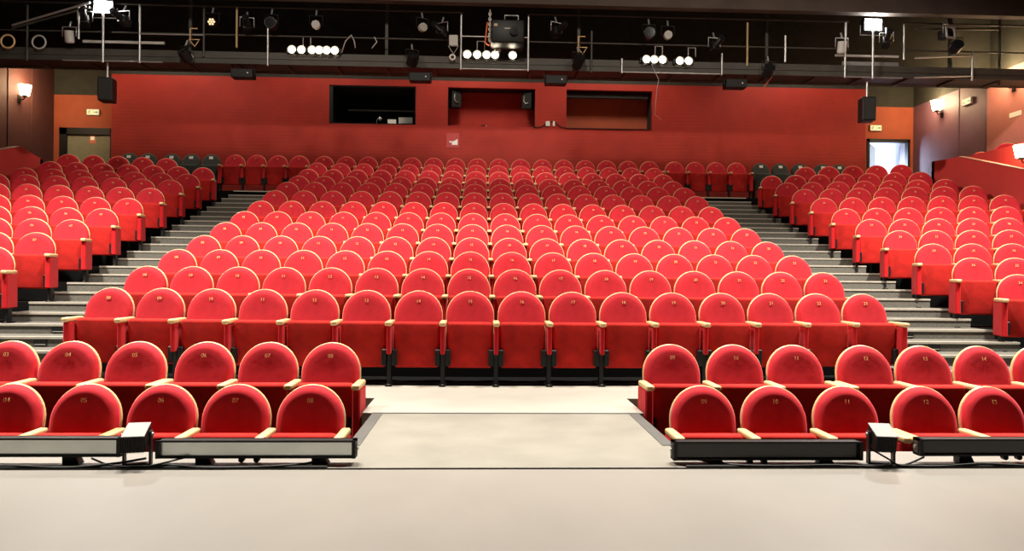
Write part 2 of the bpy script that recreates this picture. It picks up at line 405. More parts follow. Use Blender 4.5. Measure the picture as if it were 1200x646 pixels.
# black seats along the back wall
def black_seat_parts():
    bk = MB(); p = arch(.235, .97, .40); n = len(p); vs = []
    for ins, off in ((0, .06), (0, .03), (.02, 0), (.06, -.004)):
        q = arch(.235 - ins, .97 - ins, .40 + ins * .5); vs += [(x, by(z) + off, z) for x, z in q]
    fs = [(r * n + i, r * n + (i + 1) % n, (r + 1) * n + (i + 1) % n, (r + 1) * n + i) for r in range(3) for i in range(n)] + [list(range(n - 1, -1, -1)), list(range(3 * n, 4 * n))]
    bk.add(vs, fs, 'char', None, True)
    pn = MB(); pn.rbox(-.21, .21, -.04, .04, -.22, .22, .03, 'char', T((0, -.15, .45), rx=.12))
    pl = MB(); pl.box(-.05, .05, -.004, .0, -.035, .035, 'white', T((0, by(.87) - .001, .87), rx=-math.atan(TILT)))
    lg = MB()
    for s in (-1, 1): lg.box(s * .225 - .015, s * .225 + .015, -.2, .0, 0, .45, 'black')
    return bk.mesh('backrest'), pn.mesh('seat_pan'), pl.mesh('number_label'), lg.mesh('leg_frame')
BB = black_seat_parts()
bl = [(-8.901, 'fifth'), (-8.437, 'fourth'), (-7.845, 'third'), (-7.357, 'second'), (-6.86, 'first')]
br = [(7.292, 'first'), (7.81, 'second'), (8.337, 'third'), (8.939, 'fourth'), (9.387, 'fifth')]
for lst, side in ((bl, 'towards the closed door'), (br, 'towards the open doorway')):
    for x, o_ in lst:
        r = empty('black_theatre_seat', (x, 18.9, H[13]), 'charcoal tip-up seat at the back wall, %s past the red seats %s' % (o_, side), 'seat', 'charcoal seats along the back wall')
        child(BB[0], 'backrest', r); child(BB[1], 'seat_pan', r); child(BB[2], 'number_label', r, 'white number label'); child(BB[3], 'leg_frame', r)

# two red seats of the side gallery
for (x, y, z, rz), lab in (((11.66, 16.75, 3.19, -.85), 'red seat top showing over the side gallery wall, farther of two'), ((11.66, 15.9, 3.25, -.85), 'red seat top showing over the side gallery wall, nearer of two')):
    r = empty('gallery_seat', (x, y, z), lab, 'seat', 'red seats in the side gallery', rz)
    child(SM['backrest'], 'backrest', r); child(SM['back_shell'], 'back_shell', r, 'pale wooden back shell'); child(SM['seat_pan'], 'seat_pan', r); child(SM['leg'], 'leg', r); child(SM['leg_r'], 'leg', r)

# ------------------------------------------------------------------ walls
YW, YD = 19.4, 20.3
b = MB()
def grid_wall(b, xc, zc, holes, y0, y1, k):
    for i in range(len(xc) - 1):
        for j in range(len(zc) - 1):
            if (i, j) in holes: continue
            b.box(xc[i], xc[i + 1], y0, y1, zc[j], zc[j + 1], k)
XCUT = [-9.59, -4.01, -1.757, -.916, 1.393, 2.223, 4.518, 10.34]
grid_wall(b, XCUT, [2.6, 5.09, 6.10, 6.27], {(1, 1), (3, 1), (5, 1)}, YW, YW + .12, 'wallred')
b.box(-9.59, -9.47, YW + .12, YD, 2.6, 6.27, 'wallred'); b.box(10.22, 10.34, YW + .12, YD, 2.6, 6.27, 'wallred')
structure(b, 'wall_back', 'red slatted back wall with three openings')
b = MB(); b.box(-9.59, 10.34, YW + .005, YW + .125, 6.27, 8.5, 'blackwall'); b.box(-11.7, -9.59, YD, YD + .1, 5.92, 8.5, 'blackwall'); b.box(10.34, 12.3, YD, YD + .1, 6.02, 8.5, 'blackwall')
structure(b, 'wall_back_upper', 'dark upper back wall above the red')
# door bays
b = MB(); grid_wall(b, [-11.7, -11.39, -10.02, -9.5], [2.6, 3.19, 5.03, 5.92], {(1, 1)}, YD, YD + .1, 'doorred'); structure(b, 'wall_back.001', 'orange red wall around the closed door')
b = MB(); grid_wall(b, [10.3, 10.86, 12.1, 12.3], [2.6, 3.19, 5.11, 6.02], {(1, 1)}, YD, YD + .1, 'doorred'); structure(b, 'wall_back.002', 'orange red wall around the open doorway')
# niches / control room
def niche(x0, x1, kback, kside, depth, name, label, soff='blackmatte'):
    b = MB(); z0, z1 = 5.09, 6.10; t = .05; ya, yb = YW + .12, YW + depth
    b.box(x0 - t, x1 + t, yb, yb + t, z0 - t, z1 + t, kback); b.box(x0 - t, x0, ya, yb, z0 - t, z1 + t, kside); b.box(x1, x1 + t, ya, yb, z0 - t, z1 + t, kside)
    b.box(x0, x1, ya, yb, z0 - t, z0, kback); b.box(x0, x1, ya, yb, z1, z1 + t, soff)
    structure(b, name, label)
niche(-.916, 1.393, 'wallred', 'blackmatte', .55, 'wall_niche', 'shallow red recess holding two loudspeakers')
niche(2.223, 4.518, 'doorred', 'blackmatte', .60, 'wall_niche.001', 'shallow red recess with a black blind box')
niche(-4.01, -1.757, 'blackmatte', 'blackmatte', 1.8, 'wall_niche.002', 'dark control room behind its window')
b = MB(); b.box(2.225, 4.44, YW + .13, YW + .25, 5.93, 6.05, 'blackmatte'); b.build('blind_box', label='long black blind box under the top of the empty red recess', category='blind box')
# control room window and contents
w = MB(); x0, x1, z0, z1 = -4.01, -1.757, 5.09, 6.10
for a in ((x0, x0 + .09, z0, z1), (x1 - .03, x1, z0, z1), (x0, x1, z0, z0 + .03), (x0, x1, z1 - .03, z1)): w.box(a[0], a[1], YW + .02, YW + .09, a[2], a[3], 'black')
wo = structure(w, 'window_1', 'dark control room window')
b = MB(); b.box(-3.75, -1.78, YW + 1.2, YW + 1.25, 5.70, 5.735, 'grey'); b.build('shelf_rail', label='thin grey rail across the dark control room behind glass', category='rail')
r = empty('control_desk', (-2.6, YW + .75, 5.09), 'dark mixing desk with pale screen inside the control room window', 'desk')
b = MB(); b.box(-.7, .75, -.3, .3, 0, .10, 'desk'); b.prism([(-.3, .10), (.3, .10), (.3, .2)], 'x', -.7, .75, 'desk'); b.build('desk_body', r)
b = MB(); b.box(.06, .28, -.34, -.31, .10, .22, 'white'); b.build('paper_sheet', r, label='white sheet')
b = MB(); b.box(.35, .72, -.33, -.31, .12, .28, 'grey'); b.build('screen', r, label='dim grey screen')
r = empty('desk_lamp', (-2.85, YW + .55, 5.19), 'small pale desk lamp standing at the control room desk', 'lamp')
b = MB(); b.cyl((0, 0, 0), (0, 0, .02), .06, 'grey'); b.tube([(0, 0, .02), (0, 0, .10), (.03, -.05, .15), (.09, -.1, .17)], .008, 'grey'); b.build('stem', r)
b = MB(); b.cyl((.08, -.1, .18), (.12, -.13, .12), .02, 'white', r1=.05); b.build('lamp_shade', r)

# side walls
b = MB(); b.box(-11.7, -11.55, 9, YD + .1, -.5, 8.5, 'maroon')
for y in (18.35, 19.3, 17.2): b.box(-11.55, -11.53, y, y + .04, 2.5, 8.5, 'maroon')
structure(b, 'wall_left', 'dark maroon side wall behind the wall lamp')
b = MB(); b.box(12.2, 12.3, 17.1, YD + .1, -.5, 6.03, 'plum'); b.box(12.2, 12.3, 17.1, YD + .1, 6.03, 8.5, 'blackwall')
for y in (18.3,): b.box(12.185, 12.2, y, y + .03, 2.5, 6.03, 'plum')
structure(b, 'wall_right', 'plum coloured side wall beside the open doorway')
b = MB(); b.box(12.08, 12.3, 8, 17.1, -.5, 6.03, 'rosewall'); b.box(12.08, 12.3, 8, 17.1, 6.03, 8.5, 'blackwall'); structure(b, 'wall_right.001', 'rose red nearer part of the side wall')
# ceiling and soffit beam
b = MB(); b.box(-12, 12.6, -3.5, 21, 8.5, 8.7, 'blackceil'); structure(b, 'ceiling', 'dark ceiling')
b = MB(); b.box(-11.7, 12.2, 14.55, 14.75, 6.55, 8.5, 'blackceil'); structure(b, 'ceiling_beam', 'dark brown soffit beam before the catwalk')
# parapets
def parapet(b, x0, x1, pts, k): b.prism(pts, 'x', x0, x1, k)
b = MB(); parapet(b, 10.42, 10.54, [(16.6, 1.5), (16.6, 3.88), (15.62, 3.84), (13.66, 3.27), (8.5, 1.77), (8.5, -.5)], 'parapet'); b.box(10.42, 12.08, 16.5, 16.6, 2.0, 3.88, 'parapet')
b.prism([(15.62, 3.84), (15.62, 3.852), (13.66, 3.282), (8.5, 1.782), (8.5, 1.77), (13.66, 3.27)], 'x', 10.41, 10.55, 'cap'); structure(b, 'wall_gallery', 'sloping red parapet with a pale cap')
b = MB(); parapet(b, 11.2, 11.26, [(17.3, 2.5), (17.3, 4.0), (8.5, 4.02), (8.5, -.5)], 'parapet'); structure(b, 'wall_gallery.001', 'upper red gallery wall behind the parapet')
b = MB(); b.box(11.26, 12.08, 13.5, 17.1, 2.9, 3.18, 'carpetblack'); structure(b, 'floor.012', 'gallery floor')
b = MB(); parapet(b, -10.14, -10.02, [(17.2, 1.5), (17.2, 3.70), (16.36, 3.85), (15.74, 3.67), (8.5, 1.65), (8.5, -.5)], 'parapet'); b.box(-11.55, -10.02, 17.1, 17.2, 2.0, 3.70, 'parapet')
b.prism([(16.36, 3.85), (16.36, 3.862), (15.74, 3.682), (8.5, 1.662), (8.5, 1.65), (15.74, 3.67)], 'x', -10.15, -10.01, 'cap'); structure(b, 'wall_gallery.002', 'sloping red parapet by the closed door')

# doors
b = MB()
for a in ((-11.39, -11.2, 3.19, 5.03), (-10.05, -10.0, 3.19, 5.03), (-11.39, -10.0, 4.85, 5.03)): b.box(a[0], a[1], YD - .03, YD + .1, a[2], a[3], 'black')
fr = structure(b, 'door_1', 'closed grey-green door in a black frame')
d = MB(); d.box(-11.2, -10.05, YD + .03, YD + .08, 3.19, 4.85, 'doorleaf'); d.build('door_leaf', fr)
d = MB(); d.cyl((-11.1, YD + .03, 4.15), (-11.1, YD - .03, 4.15), .015, 'steel'); d.cyl((-11.1, YD - .03, 4.15), (-10.98, YD - .03, 4.15), .012, 'steel'); d.build('door_handle', fr)
b = MB(); b.box(-.085, .085, -.008, 0, -.11, .11, 'signorange'); b.box(-.05, .05, -.011, -.007, -.02, .08, 'signpale')
b.build('door_notice', loc=(-10.54, YD + .03, 4.73), label='small orange-red notice fixed on the closed grey-green door', category='notice')
b = MB()
for a in ((10.86, 10.93, 3.19, 5.11), (12.03, 12.1, 3.19, 5.11), (10.86, 12.1, 5.02, 5.11)): b.box(a[0], a[1], YD - .03, YD + .12, a[2], a[3], 'black')
fr = structure(b, 'door_2', 'open doorway with daylight behind')
d = MB(); d.box(0, .045, 0, .85, 3.19, 5.0, 'black'); dl = d.build('door_leaf', fr, loc=(10.95, YD + .12, 0)); dl.rotation_euler = (0, 0, -.68)
d = MB(); d.cyl((0, .78, 4.15), (-.05, .78, 4.15), .015, 'steel'); d.cyl((-.05, .78, 4.15), (-.05, .66, 4.15), .012, 'steel'); d.build('door_handle', dl)
b = MB(); b.box(10.3, 13.6, 22.4, 22.5, 3.0, 5.8, 'light_wall'); b.box(10.3, 13.6, YD + .1, 22.4, 3.1, 3.19, 'light_wall'); b.box(10.3, 13.6, YD + .1, 22.4, 5.6, 5.7, 'light_wall')
b.box(10.3, 10.4, YD + .1, 22.4, 3.19, 5.6, 'light_wall'); b.box(13.5, 13.6, YD + .1, 22.4, 3.19, 5.6, 'light_wall'); b.box(12.4, 13.5, YD + .1, YD + .2, 3.19, 5.6, 'light_wall')
b.box(12.1, 12.2, YD + .1, YD + .5, 3.19, 5.6, 'light_wall')
structure(b, 'wall_corridor', 'white corridor beyond the open doorway')
b = MB(); b.box(13.02, 13.09, 22.33, 22.40, 3.19, 5.3, 'steeldark'); structure(b, 'trim_3', 'dark frame line in the corridor')

# signs, sockets, sconces
def exit_sign(loc, label, rz=0, w=.34):
    r = empty('exit_sign', loc, label, 'exit sign', None, rz)
    b = MB(); b.rbox(-w / 2, w / 2, -.05, 0, -.085, .085, .008, 'grey', seg=1); b.build('housing', r)
    b = MB(); b.box(-w / 2 + .015, -.005, -.056, -.05, -.07, .07, 'signpale'); b.box(.005, w / 2 - .015, -.056, -.05, -.07, .07, 'signpale')
    # running figure and arrow
    b.sphere((-w / 4 + .01, -.058, .042), (.013, .004, .013), 'signgreen', seg=8)
    for p in (((-.01, .028), (-.025, -.01)), ((-.025, -.01), (.015, -.03)), ((.015, -.03), (.01, -.055)), ((-.025, -.01), (-.04, -.04)), ((-.01, .022), (.03, .008)), ((-.01, .022), (-.04, .012))):
        b.cyl((-w / 4 + p[0][0], -.058, p[0][1]), (-w / 4 + p[1][0], -.058, p[1][1]), .006, 'signgreen', n=6)
    b.prism([(w / 4 - .05, -.012), (w / 4 + .01, -.012), (w / 4 + .01, -.035), (w / 4 + .055, 0), (w / 4 + .01, .035), (w / 4 + .01, .012), (w / 4 - .05, .012)], 'y', -.060, -.056, 'signgreen')
    b.build('sign_face', r, label='pale backlit face with running figure and arrow')
exit_sign((-10.50, YD, 5.45), 'pale exit sign on the red wall above the closed door')
exit_sign((11.09, YD, 5.41), 'pale exit sign on the red wall above the open doorway')
exit_sign((12.2, 17.95, 5.63), 'pale exit sign high on the plum side wall', rz=PI / 2 * 3)
def sconce(loc, rz, label):
    r = empty('wall_lamp', loc, label, 'wall lamp', 'warm wall lamps', rz)
    b = MB(); b.box(-.05, .05, -.02, 0, -.22, -.02, 'black'); b.tube([(0, -.01, -.12), (0, -.12, -.14), (0, -.15, -.06)], .014, 'black'); b.cyl((0, -.15, -.07), (0, -.15, -.03), .06, 'black'); b.build('bracket', r)
    b = MB(); b.cyl((0, -.15, -.03), (0, -.15, .22), .10, 'shade', r1=.145, n=16); b.build('lamp_shade', r, label='glowing warm glass shade')
    l = bpy.data.lights.new('sconce_light', 'POINT'); l.energy = 80 if loc[0] < 0 else 95 if loc[1] > 18 else 110 if loc[1] > 15 else 40; l.color = (1, .72, .40); l.shadow_soft_size = .12
    o = bpy.data.objects.new('sconce_light', l); COL.objects.link(o); o.location = Matrix.Rotation(rz, 3, 'Z') @ Vector((0, -.45, .25)) + Vector(loc)
sconce((-11.55, 18.79, 5.56), PI / 2, 'glowing warm wall lamp on the dark maroon side wall')
sconce((12.2, 19.0, 5.68), -PI / 2, 'glowing warm wall lamp on the plum wall beside the open doorway')
sconce((12.08, 16.2, 5.66), -PI / 2, 'glowing warm wall lamp high on the rose red wall')
sconce((11.2, 14.6, 3.70), -PI / 2, 'glowing warm wall lamp low on the gallery wall at picture edge')
b = MB(); b.box(-.006, 0, -.19, .19, -.055, .055, 'white'); b.build('white_plate', loc=(12.08, 16.15, 4.92), label='white rectangular plate on the rose red wall under its lamp', category='plate')
r = empty('poster', (-.78, YW, 4.70), 'small dark red notice with a white symbol on the red back wall', 'notice')
b = MB(); b.box(-.165, .165, -.012, 0, -.19, .19, 'signred'); b.build('board', r)
b = MB(); b.prism([(-.02, -.12), (.13, -.12), (.13, .03), (.05, -.01), (-.0, -.03), (-.09, -.02), (-.08, -.06), (-.02, -.06)], 'y', -.016, -.012, 'white'); b.build('symbol', r, label='white symbol')
for x, ww, lab in ((1.73, .11, 'wider white socket on the red back wall between two recesses'), (1.89, .055, 'narrower white socket on the red back wall between two recesses')):
    b = MB(); b.rbox(-ww / 2, ww / 2, -.03, 0, -.065, .065, .006, 'white', seg=1); b.build('wall_socket', loc=(x, YW, 5.18), label=lab, category='socket')
b = MB(); b.tube([(1.35, YW - .01, 5.08), (1.5, YW - .012, 5.08), (1.62, YW - .012, 5.13), (1.72, YW - .012, 5.24), (1.84, YW - .012, 5.24), (1.93, YW - .012, 5.22), (2.05, YW - .012, 5.12), (2.2, YW - .012, 5.075), (3.4, YW - .012, 5.07), (4.5, YW - .01, 5.075)], .012, 'black')
b.build('wall_cable', label='black cable sagging between the two recesses past the sockets', category='cable')
b = MB(); b.rbox(-.06, .06, -.06, 0, 0, .035, .008, 'black', seg=1); b.box(.03, .10, -.05, -.01, 0, .02, 'white'); b.build('small_box', loc=(.02, YW + .08, 5.09), label='tiny black and white box on the ledge of the speaker recess', category='box')

# loudspeakers
def speaker(loc, rz, label, w=.30, h=.50, d=.30, rx=0., grp=None, hang=0.):
    r = empty('loudspeaker', loc, label, 'loudspeaker', grp, rz)
    b = MB(); t = T(rx=rx); b.rbox(-w / 2, w / 2, -d / 2, d / 2, -h / 2, h / 2, .012, 'black', t, seg=1); b.build('cabinet', r)
    b = MB(); b.box(-w / 2 + .02, w / 2 - .02, -d / 2 - .008, -d / 2, -h / 2 + .03, h / 2 - .03, 'blackmatte', t); b.build('grille', r)
    if hang:
        b = MB(); b.cyl((0, 0, h / 2), (0, 0, h / 2 + hang), .02, 'steel'); b.box(-.12, .12, -.02, .02, h / 2, h / 2 + .02, 'steel'); b.build('hanging_bracket', r, label='steel hanging bracket')
    return r
speaker((-7.55, 15.1, 4.80), .15, 'black loudspeaker hanging under the catwalk near the closed door', h=.47, w=.27, hang=.35)
speaker((8.07, 15.1, 4.70), -.15, 'black loudspeaker hanging under the catwalk near the open doorway', h=.50, w=.27, hang=.35)
for x, rz, lab in ((-.73, .35, 'black loudspeaker in the recess, end nearer the control room window'), (1.21, -.35, 'black loudspeaker in the recess, end nearer the white sockets')):
    r = speaker((x, YW + .24, 5.83), rz, lab, w=.28, h=.44, d=.24, rx=.12)
    b = MB(); b.tube([(-.06, -.14, .12), (-.07, -.15, -.02), (-.02, -.15, -.1), (.05, -.15, -.08)], .012, 'steel'); b.build('mounting_bracket', r, label='shiny steel bracket')

# ------------------------------------------------------------------ catwalk
YC = 15.0
b = MB()
b.box(-11.5, 12.0, YC, YC + .75, 5.42, 5.47, 'steeldark')
b.box(-11.5, 12.0, YC - .02, YC + .02, 5.36, 5.42, 'steeldark'); b.box(-11.5, 12.0, YC - .015, YC + .015, 5.47, 5.60, 'steeldark'); b.box(-11.5, 12.0, YC + .71, YC + .75, 5.40, 5.60, 'steeldark')
for x in range(-11, 12, 1): b.box(x - .03, x + .03, YC, YC + .75, 5.375, 5.42, 'steeldark')
for x in range(-10, 12, 4): b.box(x - .03, x + .03, YC + .3, YC + .36, 5.42, 8.5, 'steeldark')
structure(b, 'catwalk_floor', 'dark steel catwalk deck spanning the hall')
b = MB(); b.box(-12, 12.2, 17.0, 17.1, 5.74, 8.5, 'blackwall'); structure(b, 'wall_drape', 'black drape behind the catwalk')
r = empty('catwalk_railing', (0, YC - .03, 5.33), 'long steel catwalk railing with posts and rails under the soffit', 'railing')
b = MB()
for x0, x1 in ((-10.9, -7.6), (-7.4, -.45), (.95, 7.6), (8.8, 11.4)):
    b.cyl((x0, 0, 1.17), (x1, 0, 1.17), .02, 'steeldark'); b.cyl((x0, 0, .60), (x1, 0, .60), .016, 'steeldark')
b.build('rail', r, label='dark handrails')
for x0, x1, z in ((-6.85, -5.6, .58), (-.45, .92, .68)): 
    b = MB(); b.cyl((x0, -.01, z), (x1, -.01, z), .014, 'steel'); b.build('mid_rail', r, label='pale steel mid rail')
for x0, x1, z in ((-8.35, -6.4, .02), (-.45, .92, .02), (7.5, 8.75, .02), (2.85, 4.9, .02)):
    b = MB(); b.cyl((x0, -.01, z), (x1, -.01, z), .013, 'steel'); b.build('bottom_rail', r, label='pale steel bottom rail')
for x0, x1, z, h, k in ((-8.0, -6.4, .40, .05, 'grey'), (-7.95, -7.05, .12, .16, 'steel'), (7.35, 8.7, .46, .045, 'grey'), (7.5, 8.7, .16, .20, 'steel')):
    b = MB(); b.box(x0, x1, .05, .08, z, z + h, k); b.build('toe_board', r, label='pale metal board')
for x, z0, z1, k in ((-9.05, 0, 1.1, 'steeldark'), (-8.05, .45, 1.1, 'steel'), (-6.86, 0, 1.17, 'steel'), (-5.6, .15, 1.15, 'steeldark'), (-4.95, .35, 1.15, 'brass'), (-4.33, 0, .75, 'steel'), (-.45, 0, 1.15, 'steel'), (.92, 0, 1.15, 'steel'), (2.22, 0, .85, 'steeldark'), (2.85, 0, .3, 'steel'), (4.93, 0, .45, 'steel'), (5.46, .2, 1.1, 'brass'), (6.26, .3, .85, 'steel'), (7.53, 0, 1.15, 'steel'), (8.78, .4, 1.15, 'steel'), (10.25, 0, .6, 'steel')):
    b = MB(); b.cyl((x, 0, z0), (x, 0, z1), .022, k, n=8); b.build('post', r)
for x, rz in ((-5.05, 'closed-door side'), (6.0, 'open-doorway side')):
    b = MB(); s = 1 if x < 0 else -1; b.cyl((x - s * .08, YC + .2, 5.40), (x + s * .14, YC + .1, 5.12), .018, 'signorange', n=8)
    b.build('diagonal_strut', label='short diagonal strut under the catwalk, %s' % rz, category='strut')
# angled pipe and side rails
b = MB(); b.cyl((-9.3, YC - .1, 6.0), (-7.75, YC - .2, 6.45), .022, 'steel'); b.cyl((-9.3, YC - .1, 5.94), (-7.75, YC - .2, 6.36), .018, 'steeldark'); b.build('boom_pipe', label='sloping twin pipe rising from catwalk end towards the white floodlight', category='pipe')
b = MB(); b.cyl((9.0, YC - .05, 5.77), (10.25, YC - .05, 5.85), .02, 'steel'); b.cyl((9.0, YC - .05, 5.36), (10.25, YC - .05, 5.42), .016, 'steel'); b.build('side_pipe', label='pale horizontal pipes carrying the square-framed spotlight', category='pipe')
b = MB(); b.cyl((11.0, YC + .2, 5.3), (11.0, YC + .2, 8.49), .025, 'steeldark'); b.cyl((9.0, YC - .05, 6.38), (11.0, YC + .2, 6.50), .02, 'steeldark'); b.build('corner_pipe', label='dark vertical corner pipe at the catwalk end over the plum wall', category='pipe')

# floodlights on pipes
def flood(x, zlamp, z0, label):
    r = empty('floodlight', (x, YC - .12, z0), label, 'floodlight', 'white floodlights on poles')
    b = MB(); b.cyl((0, 0, 0), (0, 0, zlamp - z0 - .12), .024, 'steel'); b.build('pole', r, label='pale steel pole')
    b = MB(); b.rbox(-.2, .2, .0, .14, zlamp - z0 - .14, zlamp - z0 + .14, .015, 'black', seg=1); b.build('housing', r)
    b = MB(); b.box(-.17, .17, -.012, -.002, zlamp - z0 - .11, zlamp - z0 + .11, 'flood'); b.build('lamp_face', r, label='glaring white lamp face')
    b = MB(); b.tube([(-.24, .06, zlamp - z0), (-.24, .06, zlamp - z0 - .2), (.24, .06, zlamp - z0 - .2), (.24, .06, zlamp - z0)], .012, 'steel', n=6); b.build('yoke', r)
flood(-7.53, 6.40, 5.30, 'glaring white floodlight on a pole over the closed-door aisle')
flood(8.07, 6.42, 5.30, 'glaring white floodlight on a pole near the open-doorway aisle')
# lamp bars
def lamp_bar(xs, z, label, dark=()):
    r = empty('lamp_bar', (xs[0], YC - .1, z), label, 'lamp bar', 'lit lamp bars on the catwalk')
    b = MB(); b.box(-.12, xs[-1] - xs[0] + .12, .03, .10, -.05, .05, 'black'); b.build('bar', r)
    for x in xs:
        b = MB(); b.cyl((x - xs[0], .03, 0), (x - xs[0], -.03, 0), .06, 'black', r1=.085, n=14, cap=False); b.build('reflector', r)
        b = MB(); b.sphere((x - xs[0], -.005, 0), (.062, .03, .062), 'lamp', seg=12); b.build('lamp', r, label='lit warm lamp')
    b = MB(); b.tube([(.2, .08, .05), (.2, .08, .3), (.35, .08, .3), (.35, .08, .12)], .012, 'grey', n=6); b.build('hook_clamp', r)
lamp_bar([-3.83, -3.64, -3.43, -3.29, -3.14, -2.98], 5.64, 'row of six glaring warm lamps above the control room window')
lamp_bar([-.32, -.12, .07, .24, .60], 5.62, 'row of five warm lamps on the catwalk below the projector')
lamp_bar([3.34, 3.50, 3.67], 5.60, 'three warm lamps close together above the empty red recess')
lamp_bar([4.03, 4.21], 5.585, 'pair of warm lamps beside the close-set three above the empty recess')

# stage spotlights
def spot(kind, x, z, rz, rx, label, sc=.85, y=YC - .18):
    r = empty('stage_spotlight', (x, y, z), label, 'spotlight', 'stage spotlights on the catwalk', rz)
    t = T(rx=rx) @ Matrix.Scale(sc, 4)
    if kind == 'profile':
        b = MB(); b.rbox(-.09, .09, -.10, .16, -.10, .10, .02, 'black', t); b.cyl((0, -.10, 0), (0, -.38, 0), .075, 'black', T=t, n=14); b.build('body', r)
        b = MB(); b.cyl((0, -.38, 0), (0, -.395, 0), .068, 'glass', T=t, n=14); b.build('lens', r)
    elif kind == 'fresnel':
        b = MB(); b.cyl((0, .14, 0), (0, -.12, 0), .12, 'black', r1=.135, T=t, n=18); b.sphere((0, .1, .06), (.11, .10, .09), 'grey', T=t); b.build('body', r)
        b = MB(); b.cyl((0, -.12, 0), (0, -.135, 0), .115, 'glass', T=t, n=18); b.build('lens', r)
    elif kind == 'disc':
        b = MB(); b.cyl((0, .06, 0), (0, -.06, 0), .10, 'grey', T=t, n=8); b.build('body', r)
        b = MB()
        for i in range(7):
            a = i * PI / 3; q = 0 if i == 6 else .058
            b.cyl((q * math.cos(a), -.06, q * math.sin(a)), (q * math.cos(a), -.066, q * math.sin(a)), .022, 'topplate', T=t, n=8)
        b.build('lens', r)
    elif kind == 'led':
        b = MB(); b.cyl((0, .06, 0), (0, -.06, 0), .105, 'black', T=t, n=8); b.build('body', r)
        b = MB()
        for i in range(7):
            a = i * PI / 3; q = 0 if i == 6 else .06
            b.cyl((q * math.cos(a), -.06, q * math.sin(a)), (q * math.cos(a), -.068, q * math.sin(a)), .024, 'ledwarm', T=t, n=8)
        b.build('lens', r, label='warm lit cluster of small lenses')
    elif kind == 'can':
        b = MB(); b.cyl((0, 0, -.13), (0, 0, .13), .10, 'grey', T=t, n=14); b.build('body', r)
        b = MB(); b.cyl((0, 0, -.13), (0, 0, -.145), .08, 'white', T=t, n=14); b.build('lens', r)
    elif kind == 'frame':
        b = MB(); b.rbox(-.11, .11, -.06, .2, -.11, .11, .02, 'black', t)
        for a in ((-.15, .15, -.15, -.11), (-.15, .15, .11, .15), (-.15, -.11, -.15, .15), (.11, .15, -.15, .15)): b.box(a[0], a[1], -.09, -.06, a[2], a[3], 'grey', t)
        b.build('body', r)
        b = MB(); b.cyl((0, -.06, 0), (0, -.075, 0), .095, 'glass', T=t, n=16); b.build('lens', r)
    w = .155 * sc
    b = MB(); b.tube([(-w, 0, 0), (-w, 0, .22 * sc), (w, 0, .22 * sc), (w, 0, 0)], .011, 'steel' if kind in ('profile', 'can', 'frame') else 'black', n=6); b.cyl((0, 0, .22 * sc), (0, .05, .36 * sc), .018, 'steel', n=8); b.build('yoke', r)
SP = [('profile', -7.85, 6.10, .3, -.3, 'small black spotlight just below the white floodlight, closed-door side'),
      ('can', -8.15, 5.78, 0, .2, 'grey can-shaped lamp beside the pale post near the closed door'),
      ('profile', -7.1, 6.12, -.3, -.3, 'small spotlight on the catwalk, between the white floodlight and the first tall pale post'),
      ('fresnel', -5.9, 5.46, -.4, -.7, 'round spotlight with a pale top tilted low on the catwalk over the charcoal seats'),
      ('led', -5.38, 6.12, 0, 0, 'glowing warm cluster lamp hanging under the soffit beam'),
      ('profile', -4.7, 6.05, .2, -.3, 'dim black spotlight beside the tan painted post'),
      ('fresnel', -4.22, 6.12, 0, 0, 'round black lamp above the short pale post near the six-lamp row'),
      ('disc', -3.34, 6.12, 0, 0, 'grey cluster lamp straight above the row of six warm lamps'),
      ('fresnel', -1.42, 5.48, .4, -.7, 'round spotlight with pale top hung low between lamp rows'),
      ('disc', -1.22, 6.12, .5, 0, 'pale grey lamp under the soffit between lamp rows'),
      ('profile', -.83, 6.04, -.5, -.2, 'black spotlight with bright steel yoke beside the projector frame'),
      ('profile', 1.48, 6.10, .5, -.2, 'dim spotlight just past the projector on the catwalk'),
      ('fresnel', 1.93, 5.50, .3, -.7, 'round spotlight with pale top over the white wall sockets'),
      ('fresnel', 3.37, 6.10, 0, 0, 'round dark lamp above the close-set three lamps'),
      ('disc', 3.76, 6.08, 0, 0, 'pale cluster lamp above the gap between three and two lamps'),
      ('profile', 4.72, 5.86, .2, -.3, 'dim spotlight on the catwalk just beyond the pair of lamps'),
      ('fresnel', 5.85, 5.40, 0, -.6, 'dark round spotlight low on the catwalk by the diagonal strut over the red seats'),
      ('can', 7.38, 5.92, 0, .2, 'grey can-shaped lamp beside the pale post near the open-doorway side'),
      ('profile', 8.32, 6.05, -.3, -.4, 'black spotlight hanging next to the white floodlight pole, open-doorway side'),
      ('frame', 9.62, 6.25, .3, -.1, 'black spotlight with square pale filter frame above the plum wall'),
      ('fresnel', 9.80, 5.98, -.2, -.3, 'small dark spotlight hanging right under the square-framed one')]
for a in SP: spot(*a)
# hanging black flood boxes under the catwalk
for x, lab in ((-4.85, 'black box light under the catwalk, nearest the closed door'), (-1.28, 'black box light under the catwalk beside the control room window'), (1.50, 'black box light under the catwalk over the white sockets'), (5.25, 'black box light under the catwalk, nearest the open doorway')):
    r = empty('box_light', (x, YC + .1, 5.18), lab, 'box light', 'black box lights under the catwalk')
    b = MB(); b.rbox(-.22, .22, -.12, .12, -.09, .09, .012, 'black', seg=1); b.build('housing', r)
    b = MB(); b.box(-.19, .19, .12, .126, -.07, .07, 'glass'); b.build('glass_front', r)
    b = MB(); b.box(-.24, -.225, -.02, .02, -.02, .25, 'black'); b.box(.225, .24, -.02, .02, -.02, .25, 'black'); b.cyl((.12, -.12, .0), (.12, -.13, .0), .014, 'white', n=8); b.build('bracket', r)
